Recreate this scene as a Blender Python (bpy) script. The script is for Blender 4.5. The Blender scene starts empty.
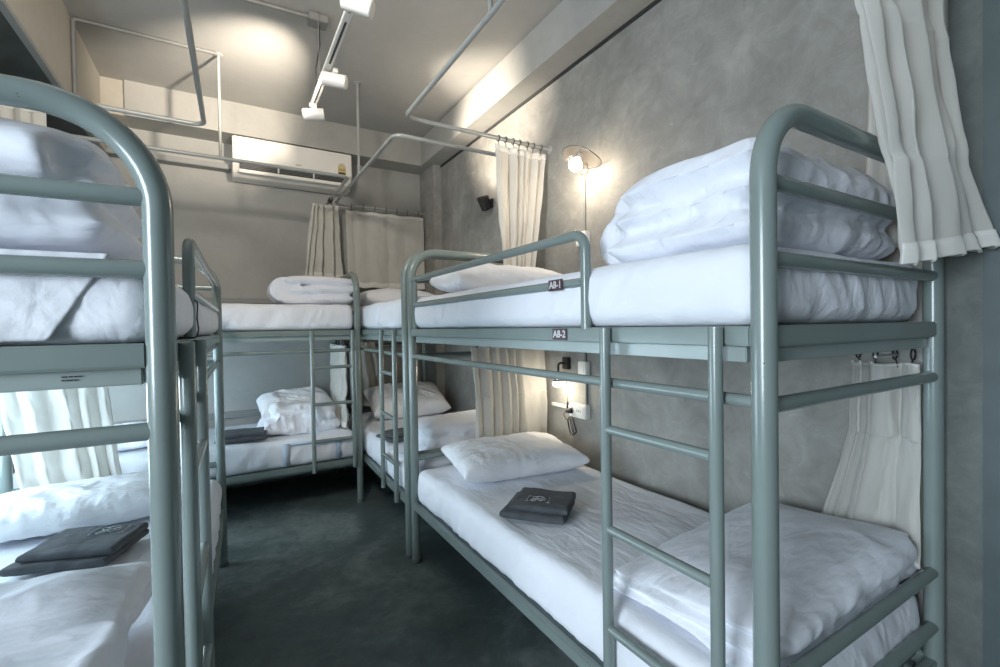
import bpy, bmesh, math, random
from math import pi, sin, cos, radians
from mathutils import Vector, Matrix, noise as mn

SC = bpy.context.scene
COL = SC.collection
random.seed(7)

# ------------------------------------------------------------------ materials
def new_mat(name):
    m = bpy.data.materials.new(name); m.use_nodes = True
    nt = m.node_tree; b = nt.nodes['Principled BSDF']
    return m, nt, b

def _noise(nt, scale, detail=6, rough=.6, vec=None, dist=0.0):
    n = nt.nodes.new('ShaderNodeTexNoise')
    n.inputs['Scale'].default_value = scale; n.inputs['Detail'].default_value = detail
    n.inputs['Roughness'].default_value = rough; n.inputs['Distortion'].default_value = dist
    if vec is not None: nt.links.new(vec, n.inputs['Vector'])
    return n

def _coord(nt, scale=(1, 1, 1), rot=(0, 0, 0), kind='Object'):
    t = nt.nodes.new('ShaderNodeTexCoord'); mp = nt.nodes.new('ShaderNodeMapping')
    mp.inputs['Scale'].default_value = scale; mp.inputs['Rotation'].default_value = rot
    nt.links.new(t.outputs[kind], mp.inputs['Vector'])
    return mp.outputs['Vector']

def _ramp(nt, fac, stops):
    r = nt.nodes.new('ShaderNodeValToRGB')
    e = r.color_ramp.elements
    e[0].position, e[0].color = stops[0][0], (*stops[0][1], 1)
    e[1].position, e[1].color = stops[-1][0], (*stops[-1][1], 1)
    for p, c in stops[1:-1]:
        k = e.new(p); k.color = (*c, 1)
    nt.links.new(fac, r.inputs['Fac'])
    return r

def _bump(nt, b, height, strength, dist=.01):
    bp = nt.nodes.new('ShaderNodeBump')
    bp.inputs['Strength'].default_value = strength; bp.inputs['Distance'].default_value = dist
    nt.links.new(height, bp.inputs['Height']); nt.links.new(bp.outputs['Normal'], b.inputs['Normal'])
    return bp

def plain(name, c, rough=.5, metal=0., bump=None, var=0., spec=None, coat=0.):
    m, nt, b = new_mat(name)
    b.inputs['Base Color'].default_value = (*c, 1); b.inputs['Roughness'].default_value = rough
    b.inputs['Metallic'].default_value = metal
    if spec is not None: b.inputs['Specular IOR Level'].default_value = spec
    if coat: b.inputs['Coat Weight'].default_value = coat; b.inputs['Coat Roughness'].default_value = .15
    v = _coord(nt)
    if var:
        n = _noise(nt, 9, 5, .6, v)
        r = _ramp(nt, n.outputs['Fac'], [(.3, tuple(x*(1-var) for x in c)), (.7, tuple(min(1, x*(1+var)) for x in c))])
        nt.links.new(r.outputs['Color'], b.inputs['Base Color'])
    if bump:
        n = _noise(nt, bump[0], 4, .6, v); _bump(nt, b, n.outputs['Fac'], bump[1], .003)
    return m

def emit(name, c, s):
    m, nt, b = new_mat(name)
    b.inputs['Base Color'].default_value = (*c, 1)
    b.inputs['Emission Color'].default_value = (*c, 1); b.inputs['Emission Strength'].default_value = s
    return m

def fabric(name, c, rough=.85, wr=.35, wscale=(3, 1.2, 3), weave=.12, trans=0., var=.03):
    """cloth: broad soft creases + a fine weave in the bump"""
    m, nt, b = new_mat(name)
    b.inputs['Roughness'].default_value = rough; b.inputs['Specular IOR Level'].default_value = .25
    b.inputs['Sheen Weight'].default_value = .08
    v = _coord(nt, wscale)
    n1 = _noise(nt, 2.6, 3.5, .45, v, .8)
    n2 = _noise(nt, 9, 2.5, .45, v, .5)
    v2 = _coord(nt)
    n3 = _noise(nt, 420, 2, .5, v2)
    a = nt.nodes.new('ShaderNodeMath'); a.operation = 'MULTIPLY_ADD'; a.inputs[1].default_value = .35
    nt.links.new(n2.outputs['Fac'], a.inputs[0]); nt.links.new(n1.outputs['Fac'], a.inputs[2])
    a2 = nt.nodes.new('ShaderNodeMath'); a2.operation = 'MULTIPLY_ADD'; a2.inputs[1].default_value = weave*.2
    nt.links.new(n3.outputs['Fac'], a2.inputs[0]); nt.links.new(a.outputs[0], a2.inputs[2])
    _bump(nt, b, a2.outputs[0], wr, .03)
    r = _ramp(nt, n1.outputs['Fac'], [(.3, tuple(x*(1-var) for x in c)), (.7, c)])
    nt.links.new(r.outputs['Color'], b.inputs['Base Color'])
    if trans:
        out = nt.nodes['Material Output']; tr = nt.nodes.new('ShaderNodeBsdfTranslucent'); mx = nt.nodes.new('ShaderNodeMixShader')
        tr.inputs['Color'].default_value = (*c, 1); mx.inputs[0].default_value = trans
        nt.links.new(b.outputs[0], mx.inputs[1]); nt.links.new(tr.outputs[0], mx.inputs[2]); nt.links.new(mx.outputs[0], out.inputs['Surface'])
    return m

def concrete(name, lo, mid, hi, scale=1.3, bump=.25, rough=.75, marks=True):
    m, nt, b = new_mat(name)
    v = _coord(nt, (1, 1, 1))
    n1 = _noise(nt, scale, 9, .62, v, .7)
    n2 = _noise(nt, scale*5.5, 8, .72, v, .7)
    mx = nt.nodes.new('ShaderNodeMath'); mx.operation = 'MULTIPLY_ADD'; mx.inputs[1].default_value = .45
    nt.links.new(n2.outputs['Fac'], mx.inputs[0])
    sc = nt.nodes.new('ShaderNodeMath'); sc.operation = 'MULTIPLY'; sc.inputs[1].default_value = .6
    nt.links.new(n1.outputs['Fac'], sc.inputs[0]); nt.links.new(sc.outputs[0], mx.inputs[2])
    r = _ramp(nt, mx.outputs[0], [(.36, lo), (.52, mid), (.68, hi)])
    nt.links.new(r.outputs['Color'], b.inputs['Base Color'])
    b.inputs['Roughness'].default_value = rough
    if marks:   # pale trowel marks
        v3 = _coord(nt, (3, 2.0, 5), (0.6, .3, .2))
        n4 = _noise(nt, 5, 6, .75, v3, .9)
        r4 = _ramp(nt, n4.outputs['Fac'], [(.60, (0, 0, 0)), (.74, (1, 1, 1))])
        mc = nt.nodes.new('ShaderNodeMixRGB'); mc.inputs[2].default_value = (*[x*1.28 for x in hi], 1)
        ml = nt.nodes.new('ShaderNodeMath'); ml.operation = 'MULTIPLY'; ml.inputs[1].default_value = .6
        nt.links.new(r4.outputs['Color'], ml.inputs[0]); nt.links.new(ml.outputs[0], mc.inputs[0])
        nt.links.new(r.outputs['Color'], mc.inputs[1]); nt.links.new(mc.outputs[0], b.inputs['Base Color'])
    _bump(nt, b, mx.outputs[0], bump, .01)
    return m

M = {}
def steel_mat(name, c, rough):
    m, nt, b = new_mat(name)
    b.inputs['Roughness'].default_value = rough; b.inputs['Coat Weight'].default_value = .25; b.inputs['Coat Roughness'].default_value = .12
    v = _coord(nt)
    n = _noise(nt, 6, 6, .6, v); r = _ramp(nt, n.outputs['Fac'], [(.3, tuple(x*.93 for x in c)), (.7, tuple(x*1.05 for x in c))])
    n2 = _noise(nt, 55, 3, .5, v); r2 = _ramp(nt, n2.outputs['Fac'], [(.765, (0, 0, 0)), (.78, (1, 1, 1))])
    mx = nt.nodes.new('ShaderNodeMixRGB'); mx.inputs[2].default_value = (.045, .05, .05, 1)
    nt.links.new(r2.outputs['Color'], mx.inputs[0]); nt.links.new(r.outputs['Color'], mx.inputs[1]); nt.links.new(mx.outputs[0], b.inputs['Base Color'])
    n3 = _noise(nt, 160, 3, .5, v); _bump(nt, b, n3.outputs['Fac'], .05, .002)
    return m
M['steel'] = steel_mat('sage_enamel_steel', (.195, .240, .227), .24)
M['steel2'] = steel_mat('sage_enamel_steel_fine', (.29, .345, .33), .28)
M['chip'] = plain('bolt_zinc', (.6, .62, .62), .3, .9)
M['rubber'] = plain('grey_rubber', (.12, .14, .14), .7, bump=(80, .1))
M['ply'] = plain('painted_base_board', (.12, .15, .15), .6, var=.1, bump=(40, .1))
M['sheet'] = fabric('white_cotton_sheet', (.79, .81, .86), wr=.34, wscale=(3.4, 1.5, 2.2))
M['sheet_s'] = fabric('striped_sateen_sheet', (.84, .86, .90), wr=.30, wscale=(2, 2, 1))
M['pillow'] = fabric('white_pillow_cotton', (.84, .85, .88), wr=.50, wscale=(2.2, 3.6, 3))
M['duvet'] = fabric('white_duvet_cotton', (.80, .82, .88), wr=.50, wscale=(1.5, 3.4, 3))
M['curtain'] = fabric('off_white_linen', (.76, .745, .70), wr=.12, wscale=(6, 6, .8), weave=.6, trans=.42)
M['hem'] = fabric('linen_double_hem', (.76, .745, .70), wr=.1, wscale=(6, 6, .8), weave=.6, trans=.12)
M['towel'] = fabric('charcoal_terry', (.090, .098, .106), rough=.95, wr=.25, wscale=(8, 8, 8), weave=2.5, var=.25)
M['thread'] = plain('pale_thread', (.5, .52, .53), .8, bump=(200, .2))
M['stripe'] = fabric('blue_grey_band', (.42, .50, .60), wr=.2)
M['wall_r'] = concrete('troweled_concrete', (.185, .180, .163), (.275, .268, .246), (.385, .376, .348), bump=.35)
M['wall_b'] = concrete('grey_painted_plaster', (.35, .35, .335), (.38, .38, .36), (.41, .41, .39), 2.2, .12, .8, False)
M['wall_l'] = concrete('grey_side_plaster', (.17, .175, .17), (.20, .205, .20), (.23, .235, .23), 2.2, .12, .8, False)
M['ceil'] = concrete('beige_painted_ceiling', (.38, .372, .35), (.41, .402, .378), (.44, .43, .405), 1.5, .08, .85, False)
M['beamr'] = concrete('beam_plaster', (.34, .335, .31), (.38, .375, .35), (.42, .41, .385), 1.8, .12, .8, False)
M['beaml'] = concrete('cream_beam_plaster', (.42, .39, .33), (.46, .43, .37), (.49, .46, .40), 1.8, .08, .8, False)
M['pipe'] = plain('painted_curtain_pipe', (.35, .36, .345), .35, .1, var=.06)
M['conduit'] = plain('grey_conduit', (.21, .21, .20), .55, .1, var=.08)
M['white'] = plain('white_plastic', (.80, .79, .75), .35, bump=(60, .03))
M['acwhite'] = plain('ivory_plastic', (.83, .80, .74), .3, bump=(60, .02), coat=.2)
M['trackw'] = plain('white_track_enamel', (.72, .71, .67), .4, bump=(60, .03))
M['black'] = plain('black_plastic', (.02, .02, .022), .4, bump=(90, .05))
M['dark'] = plain('dark_slot', (.03, .032, .032), .6, bump=(90, .05))
M['trim'] = plain('grey_trim_paint', (.27, .28, .27), .55, var=.06)
M['doorp'] = plain('slate_door_paint', (.075, .10, .10), .5, var=.1, bump=(30, .05))
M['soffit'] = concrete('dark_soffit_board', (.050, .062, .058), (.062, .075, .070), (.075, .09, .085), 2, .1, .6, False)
M['wall_shade'] = concrete('shade_darkened_concrete', (.09, .105, .10), (.125, .14, .13), (.17, .185, .17), 4, .3, .75, False)  # mottled concrete darkened to stand in for shade on the near wall
M['maroon'] = plain('maroon_tag', (.07, .035, .045), .4, bump=(50, .03))
M['tagtext'] = plain('tag_white', (.6, .6, .6), .5, bump=(50, .02))
M['yellow'] = plain('label_yellow', (.62, .48, .18), .5, bump=(50, .02))
M['bulb'] = emit('warm_bulb', (1.0, .80, .55), 30)
M['bulb2'] = emit('warm_bulb_low', (1.0, .90, .74), 7)
M['lens'] = emit('spot_lens', (1.0, .80, .55), 6)
M['daypane'] = emit('bright_daylight_pane', (.80, .92, 1.0), 2.2)
M['plastic_film'] = None

def floor_mat():
    m, nt, b = new_mat('dark_polished_concrete')
    v = _coord(nt)
    n1 = _noise(nt, 1.6, 9, .65, v, .6); n2 = _noise(nt, 14, 7, .7, v, .5)
    a = nt.nodes.new('ShaderNodeMath'); a.operation = 'MULTIPLY_ADD'; a.inputs[1].default_value = .4
    nt.links.new(n2.outputs['Fac'], a.inputs[0]); nt.links.new(n1.outputs['Fac'], a.inputs[2])
    r = _ramp(nt, a.outputs[0], [(.46, (.058, .076, .076)), (.68, (.108, .138, .134)), (.90, (.24, .27, .26))])
    n3 = _noise(nt, 38, 3, .6, v, 1.5); r3 = _ramp(nt, n3.outputs['Fac'], [(.735, (0, 0, 0)), (.76, (1, 1, 1))])
    mx = nt.nodes.new('ShaderNodeMixRGB'); mx.inputs[2].default_value = (.12, .14, .135, 1)
    nt.links.new(r3.outputs['Color'], mx.inputs[0]); nt.links.new(r.outputs['Color'], mx.inputs[1]); nt.links.new(mx.outputs[0], b.inputs['Base Color'])
    rr = _ramp(nt, n1.outputs['Fac'], [(.35, (.42,)*3), (.65, (.62,)*3)]); nt.links.new(rr.outputs['Color'], b.inputs['Roughness'])
    b.inputs['Specular IOR Level'].default_value = .4
    _bump(nt, b, n2.outputs['Fac'], .12, .004)
    return m
M['floor'] = floor_mat()

def film_mat():
    m, nt, b = new_mat('clear_film')
    b.inputs['Base Color'].default_value = (.9, .93, .95, 1); b.inputs['Roughness'].default_value = .15; b.inputs['Alpha'].default_value = .35
    n = _noise(nt, 14, 6, .6, _coord(nt), 1.5); _bump(nt, b, n.outputs['Fac'], .8, .01)
    return m
M['film'] = film_mat()
def shade_mat():
    m, nt, b = new_mat('smoked_glass_shade')
    b.inputs['Base Color'].default_value = (.05, .042, .036, 1); b.inputs['Roughness'].default_value = .12; b.inputs['Alpha'].default_value = .24
    n = _noise(nt, 20, 3, .5, _coord(nt)); _bump(nt, b, n.outputs['Fac'], .1, .003)
    return m
M['shade'] = shade_mat()

# ------------------------------------------------------------------ object helpers
def tag(o, label=None, cat=None, group=None, kind=None):
    if label: o['label'] = label
    if cat: o['category'] = cat
    if group: o['group'] = group
    if kind: o['kind'] = kind
    return o

def empty(name, loc, label=None, cat=None, group=None):
    o = bpy.data.objects.new(name, None); o.empty_display_size = .1
    o.location = loc; COL.objects.link(o); tag(o, label, cat, group)
    WORLD[o.name] = Vector(loc)
    return o
WORLD = {}

def mesh_obj(name, bm, mat, parent=None, smooth=True, origin=None, recalc=True, angle=None):
    """links the bmesh (verts in world space) as one object; its origin at `origin` or under its bounding box"""
    if recalc: bmesh.ops.recalc_face_normals(bm, faces=bm.faces[:])
    vs = [v.co for v in bm.verts]
    if origin is None:
        mnv = Vector([min(v[i] for v in vs) for i in range(3)]); mxv = Vector([max(v[i] for v in vs) for i in range(3)])
        origin = Vector(((mnv.x+mxv.x)/2, (mnv.y+mxv.y)/2, mnv.z))
    origin = Vector(origin)
    for v in bm.verts: v.co -= origin
    me = bpy.data.meshes.new(name); bm.to_mesh(me); bm.free()
    if smooth:
        for p in me.polygons: p.use_smooth = True
    me.materials.append(mat)
    o = bpy.data.objects.new(name, me); COL.objects.link(o)
    WORLD[o.name] = origin.copy()
    if parent is not None:
        o.parent = parent; o.location = origin - WORLD[parent.name]
    else: o.location = origin
    if smooth and angle:
        try:
            me.set_sharp_from_angle(angle=radians(angle))
        except Exception: pass
    return o

def frame_of(t):
    t = t.normalized(); a = Vector((0, 0, 1)) if abs(t.z) < .9 else Vector((1, 0, 0))
    n = t.cross(a).normalized(); return n, t.cross(n).normalized()

def add_tube(bm, pts, r, seg=16, closed=False, cap=True):
    pts = [Vector(p) for p in pts]; n = len(pts); rings = []
    T = []
    for i in range(n):
        if closed: t = pts[(i+1) % n]-pts[i-1]
        else: t = pts[min(i+1, n-1)]-pts[max(i-1, 0)]
        T.append(t.normalized())
    nn, bb = frame_of(T[0])
    for i in range(n):
        if i:
            nn = (nn - T[i]*nn.dot(T[i])).normalized(); bb = T[i].cross(nn).normalized()
        rad = r(i/(n-1)) if callable(r) else r
        rings.append([bm.verts.new(pts[i]+nn*rad*cos(2*pi*k/seg)+bb*rad*sin(2*pi*k/seg)) for k in range(seg)])
    m = n if closed else n-1
    for i in range(m):
        A, B = rings[i], rings[(i+1) % n]
        for k in range(seg): bm.faces.new((A[k], A[(k+1) % seg], B[(k+1) % seg], B[k]))
    if cap and not closed:
        bm.faces.new(rings[0]); bm.faces.new(rings[-1])

def fillet(pts, rad, n=8):
    pts = [Vector(p) for p in pts]; out = [pts[0]]
    for i in range(1, len(pts)-1):
        a, b, c = pts[i-1], pts[i], pts[i+1]
        d1 = (a-b).normalized(); d2 = (c-b).normalized(); ang = d1.angle(d2)
        if ang > radians(175): out.append(b); continue
        t = rad/math.tan(ang/2); t = min(t, (a-b).length*.48, (c-b).length*.48); rr = t*math.tan(ang/2)
        ctr = b+(d1+d2).normalized()*(rr/sin(ang/2))
        p1, p2 = b+d1*t, b+d2*t; v1, v2 = p1-ctr, p2-ctr; th = v1.angle(v2)
        for k in range(n+1):
            s = k/n
            out.append(ctr+(v1*sin((1-s)*th)+v2*sin(s*th))/sin(th))
    out.append(pts[-1]); return out

def tube(name, pts, r, mat, parent=None, seg=16, closed=False):
    bm = bmesh.new(); add_tube(bm, pts, r, seg, closed)
    return mesh_obj(name, bm, mat, parent, angle=50)

def add_hexa(bm, c8):
    v = [bm.verts.new(p) for p in c8]
    fs = [bm.faces.new([v[i] for i in f]) for f in ((0, 1, 3, 2), (4, 6, 7, 5), (0, 4, 5, 1), (2, 3, 7, 6), (0, 2, 6, 4), (1, 5, 7, 3))]
    return v, fs

def add_box(bm, lo, hi, bev=0., seg=2, M4=None):
    c = [(x, y, z) for x in (lo[0], hi[0]) for y in (lo[1], hi[1]) for z in (lo[2], hi[2])]
    if M4 is not None: c = [M4 @ Vector(p) for p in c]
    t = bmesh.new(); v, fs = add_hexa(t, c)
    bmesh.ops.recalc_face_normals(t, faces=t.faces[:])
    if bev: bmesh.ops.bevel(t, geom=t.edges[:], offset=bev, segments=seg, affect='EDGES', clamp_overlap=True)
    mp = {}
    for q in t.verts: mp[q] = bm.verts.new(q.co)
    for f in t.faces:
        try: bm.faces.new([mp[q] for q in f.verts])
        except ValueError: pass
    t.free()

def box(name, lo, hi, mat, parent=None, bev=.0, M4=None, seg=2):
    bm = bmesh.new(); add_box(bm, lo, hi, bev, seg, M4)
    return mesh_obj(name, bm, mat, parent, smooth=bool(bev), angle=35)

def add_lathe(bm, prof, ctr, axis=(0, 0, 1), seg=24):
    ax = Vector(axis).normalized(); n, b = frame_of(ax); ctr = Vector(ctr); rings = []
    for r, h in prof:
        if r < 1e-6: rings.append([bm.verts.new(ctr+ax*h)])
        else: rings.append([bm.verts.new(ctr+ax*h+n*r*cos(2*pi*k/seg)+b*r*sin(2*pi*k/seg)) for k in range(seg)])
    for A, B in zip(rings, rings[1:]):
        for k in range(seg):
            k2 = (k+1) % seg
            if len(A) == 1 and len(B) == 1: continue
            if len(A) == 1: bm.faces.new((A[0], B[k], B[k2]))
            elif len(B) == 1: bm.faces.new((A[k], A[k2], B[0]))
            else: bm.faces.new((A[k], A[k2], B[k2], B[k]))
    for R in (rings[0], rings[-1]):
        if len(R) > 2: bm.faces.new(R)

def lathe(name, prof, ctr, mat, parent=None, axis=(0, 0, 1), seg=24):
    bm = bmesh.new(); add_lathe(bm, prof, ctr, axis, seg)
    return mesh_obj(name, bm, mat, parent, angle=40)

def structure(o): o['kind'] = 'structure'; return o

def text_mesh(name, body, size, M4, mat, parent, ext=.0004, bold=False):
    cu = bpy.data.curves.new(name, 'FONT'); cu.body = body; cu.size = size; cu.extrude = ext
    cu.align_x = 'CENTER'; cu.align_y = 'CENTER'
    if bold: cu.offset = size*.025
    t = bpy.data.objects.new(name, cu); COL.objects.link(t)
    dg = bpy.context.evaluated_depsgraph_get(); me = bpy.data.meshes.new_from_object(t.evaluated_get(dg))
    bpy.data.objects.remove(t); bpy.data.curves.remove(cu)
    bm = bmesh.new(); bm.from_mesh(me); bpy.data.meshes.remove(me)
    for v in bm.verts: v.co = M4 @ v.co
    return mesh_obj(name, bm, mat, parent, smooth=False, recalc=False)

def basis(o, x, y, z=None):
    x = Vector(x).normalized(); y = Vector(y).normalized(); z = x.cross(y).normalized() if z is None else Vector(z)
    m = Matrix.Identity(4)
    for i in range(3): m[i][0] = x[i]; m[i][1] = y[i]; m[i][2] = z[i]; m[i][3] = o[i]
    return m

# ------------------------------------------------------------------ soft goods
def fbm(p, o=4):
    s = 0; a = 1; f = 1
    for _ in range(o): s += a*mn.noise(p*f); a *= .5; f *= 2.03
    return s
def ridge(p, o=3):
    s = 0; a = 1; f = 1; t = 0
    for _ in range(o):
        s += a*(1-abs(mn.noise(p*f))*2.2); t += a; a *= .5; f *= 2.1
    return s/t

def pillow(name, L, W, H, M4, mat, seed=0, parent=None, plump=.42, nu=88, nv=60, crease=1., sag=.0):
    """cushion with pulled corners and creases running in from the seams; M4 puts its underside centre"""
    bm = bmesh.new(); off = Vector((seed*13.7, seed*5.1, seed*2.3))
    def row(sgn):
        g = []
        for i in range(nu+1):
            u = -1+2*i/nu; r_ = []
            for j in range(nv+1):
                v = -1+2*j/nv
                x = L/2*u*(1-.055*(1-abs(v)**2.5)); y = W/2*v*(1-.075*(1-abs(u)**2.5))
                x += .010*fbm(Vector((v*2.2, seed, u))+off, 2)*abs(u)**4; y += .010*fbm(Vector((u*2.2, seed+3, v))+off, 2)*abs(v)**4
                eu = max(0, 1-abs(u)**3.2); ev = max(0, 1-abs(v)**2.8)
                t = H/2*(eu**plump)*(ev**plump)
                du, dv = 1-abs(u), 1-abs(v)
                # creases at right angles to the seams
                cr = ridge(Vector((u*7, v*.9, seed))+off)*math.exp(-dv*3.5) + ridge(Vector((u*.9, v*6, seed+9))+off)*math.exp(-du*5)
                t2 = t + crease*H*.085*(cr-.55)*min(1, (du*dv)**.3*1.6) + H*.07*fbm(Vector((u*1.6, v*1.3, seed))+off, 3)*min(1, eu*ev)
                t2 += crease*H*.085*(ridge(Vector((u*2.2+v*1.1, v*1.0-u*.5, seed+4))+off, 3)-.6)*min(1, eu*ev)
                if min(du, dv) < 1e-6: t2 = 0
                t2 = max(t2, 0)
                z = H*.42+(t2 if sgn > 0 else -min(t2, H*.42)*1.0)
                if sgn < 0: z = max(z, 0)
                z -= sag*u*u
                r_.append(Vector((x, y, max(z, 0) if sag == 0 else z)))
            g.append(r_)
        return g
    top, bot = row(1), row(-1)
    vt = [[bm.verts.new(M4 @ p) for p in r_] for r_ in top]; vb = []
    for i in range(nu+1):
        vb.append([vt[i][j] if i in (0, nu) or j in (0, nv) else bm.verts.new(M4 @ bot[i][j]) for j in range(nv+1)])
    for i in range(nu):
        for j in range(nv):
            bm.faces.new((vt[i][j], vt[i+1][j], vt[i+1][j+1], vt[i][j+1]))
            bm.faces.new((vb[i][j], vb[i][j+1], vb[i+1][j+1], vb[i+1][j]))
    return mesh_obj(name, bm, mat, parent)

def mattress(name, bed, l0, l1, w0, w1, z0, z1, mat, seed, side=.006, topw=.004):
    """sheet-covered mattress: rounded edges, drag creases down its sides"""
    bm = bmesh.new(); n_l, n_w, n_z = 130, 56, 14; off = Vector((seed*7.7, seed*3.3, 1))
    L, Wd, H = l1-l0, w1-w0, z1-z0; R = .035
    t = bmesh.new()
    def pos(a, b, c):   # a,b,c in 0..1
        x, y, z = a*L, b*Wd, c*H
        cx = min(max(x, R), L-R); cy = min(max(y, R), Wd-R); cz = min(max(z, R), H-R)
        d = Vector((x-cx, y-cy, z-cz)); ln = max(d.length, 1e-9)
        mxd = max(abs(d.x), abs(d.y), abs(d.z))
        n = Vector((0, 0, 0))
        if mxd > 1e-9:
            n = d/ln; p = Vector((cx, cy, cz))+n*R*(mxd/R)
        else: p = Vector((x, y, z))
        return p, n
    def face(f, na, nb):
        g = []
        for i in range(na+1):
            r_ = []
            for j in range(nb+1):
                p, n = pos(*f(i/na, j/nb)); r_.append((p, n))
            g.append(r_)
        vv = []
        for r_ in g:
            q = []
            for p, n in r_:
                if n.length < .1:
                    n = FN
                sidew = (1-abs(n.z))
                s = p.x if abs(n.y) > abs(n.x) else p.y
                bow = sin(pi*min(max(p.z/H, 0), 1))
                d = sidew*(side*2.0*ridge(Vector((s*9+p.z*5.5, p.z*2.5, seed))+off, 3)*(.35+.65*(1-p.z/H)) + .012*bow*sidew + .007*fbm(Vector((s*3, p.z*4, 2))+off, 2))
                d += max(0, n.z)*(1.2*topw*ridge(Vector((p.x*3.2+p.y*1.3, p.y*2.2-p.x*.6, 5))+off, 3)+.009*fbm(Vector((p.x*2, p.y*2, 8))+off, 2)-.004)
                q.append(t.verts.new(bed(l0+p.x+n.x*d, w0+p.y+n.y*d, z0+p.z+n.z*d)))
            vv.append(q)
        for i in range(na):
            for j in range(nb): t.faces.new((vv[i][j], vv[i+1][j], vv[i+1][j+1], vv[i][j+1]))
    FN = Vector((0, 0, 1)); face(lambda a, b: (a, b, 1), n_l, n_w)
    FN = Vector((0, 0, -1)); face(lambda a, b: (a, b, 0), n_l, n_w)
    FN = Vector((0, -1, 0)); face(lambda a, b: (a, 0, b), n_l, n_z)
    FN = Vector((0, 1, 0)); face(lambda a, b: (a, 1, b), n_l, n_z)
    FN = Vector((-1, 0, 0)); face(lambda a, b: (0, a, b), n_w, n_z)
    FN = Vector((1, 0, 0)); face(lambda a, b: (1, a, b), n_w, n_z)
    bmesh.ops.remove_doubles(t, verts=t.verts[:], dist=.0012)
    bm.free()
    return mesh_obj(name, t, mat)

def blob_duvet(name, layers, M4, mat, seed=1, voxel=.013, amp=.010, parent=None, lobes=(), freq=1.0, shear=(0, 0)):
    """folded quilt: puffed layers (cx,cy,cz,L,W,H) and rolled fold edges, fused into one surface, then creased"""
    bm = bmesh.new()
    for k, lay_ in enumerate(layers):
        cx, cy, cz, L, W, H = lay_[:6]; ex = lay_[6] if len(lay_) > 6 else .42; pw = 7 if ex < .5 else 3.2
        nu, nv = 28, 22; g = []
        for s in (1, -1):
            gg = []
            for i in range(nu+1):
                r_ = []
                for j in range(nv+1):
                    u, v = -1+2*i/nu, -1+2*j/nv
                    e = (max(0, 1-abs(u)**pw)*max(0, 1-abs(v)**pw))**ex
                    x = cx+L/2*u*(1+.02*sin(3*v+k+seed)); y = cy+W/2*v*(1+.02*sin(4*u+k*2+seed))
                    z = cz+s*H/2*e+.12*H*sin(2.2*u+k)*cos(1.7*v+seed)
                    r_.append(Vector((x, y, z)))
                gg.append(r_)
            g.append(gg)
        vt = [[bm.verts.new(p) for p in r_] for r_ in g[0]]
        vb = [[vt[i][j] if i in (0, nu) or j in (0, nv) else bm.verts.new(g[1][i][j]) for j in range(nv+1)] for i in range(nu+1)]
        for i in range(nu):
            for j in range(nv):
                bm.faces.new((vt[i][j], vt[i+1][j], vt[i+1][j+1], vt[i][j+1])); bm.faces.new((vb[i][j], vb[i][j+1], vb[i+1][j+1], vb[i+1][j]))
    for pts, r in lobes: add_tube(bm, pts, r, 18)
    bmesh.ops.recalc_face_normals(bm, faces=bm.faces[:])
    me = bpy.data.meshes.new('tmp'); bm.to_mesh(me); bm.free()
    o = bpy.data.objects.new('tmp', me); COL.objects.link(o)
    r = o.modifiers.new('r', 'REMESH'); r.mode = 'VOXEL'; r.voxel_size = voxel
    s = o.modifiers.new('s', 'SMOOTH'); s.factor = .5; s.iterations = 4
    sb = o.modifiers.new('sb', 'SUBSURF'); sb.levels = 1; sb.render_levels = 1
    dg = bpy.context.evaluated_depsgraph_get(); me2 = bpy.data.meshes.new_from_object(o.evaluated_get(dg))
    bpy.data.objects.remove(o); bpy.data.meshes.remove(me)
    b2 = bmesh.new(); b2.from_mesh(me2); bpy.data.meshes.remove(me2)
    b2.normal_update(); off = Vector((seed*3.1, seed*7.3, seed))
    mv = []
    for v in b2.verts:
        p = v.co; n = v.normal
        sd = 1-abs(n.z)
        d = amp*(ridge(Vector((p.x*2.2*freq+p.y*1.2, p.y*5.0*freq-p.x*1.0, p.z*5))+off, 2)-.55)
        d += amp*.9*sd*(ridge(Vector((p.x*9*freq+p.z*3, p.y*9*freq+p.z*3, p.z*3))+off*2, 2)-.5)
        d += amp*1.2*fbm(Vector((p.x*2.5, p.y*2.5, p.z*2.5))+off, 2)
        mv.append(n*d)
    for v, d in zip(b2.verts, mv): v.co += d
    zmin = min(l[2]-l[5]*.5 for l in layers)
    for v in b2.verts:
        if v.co.z < zmin+.004: v.co.z = zmin+.004
        hh = (v.co.z-zmin)/.25; v.co.z += hh*(shear[0]*v.co.x+shear[1]*v.co.y)
        v.co = M4 @ v.co
    return mesh_obj(name, b2, mat, parent, recalc=False)

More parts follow.
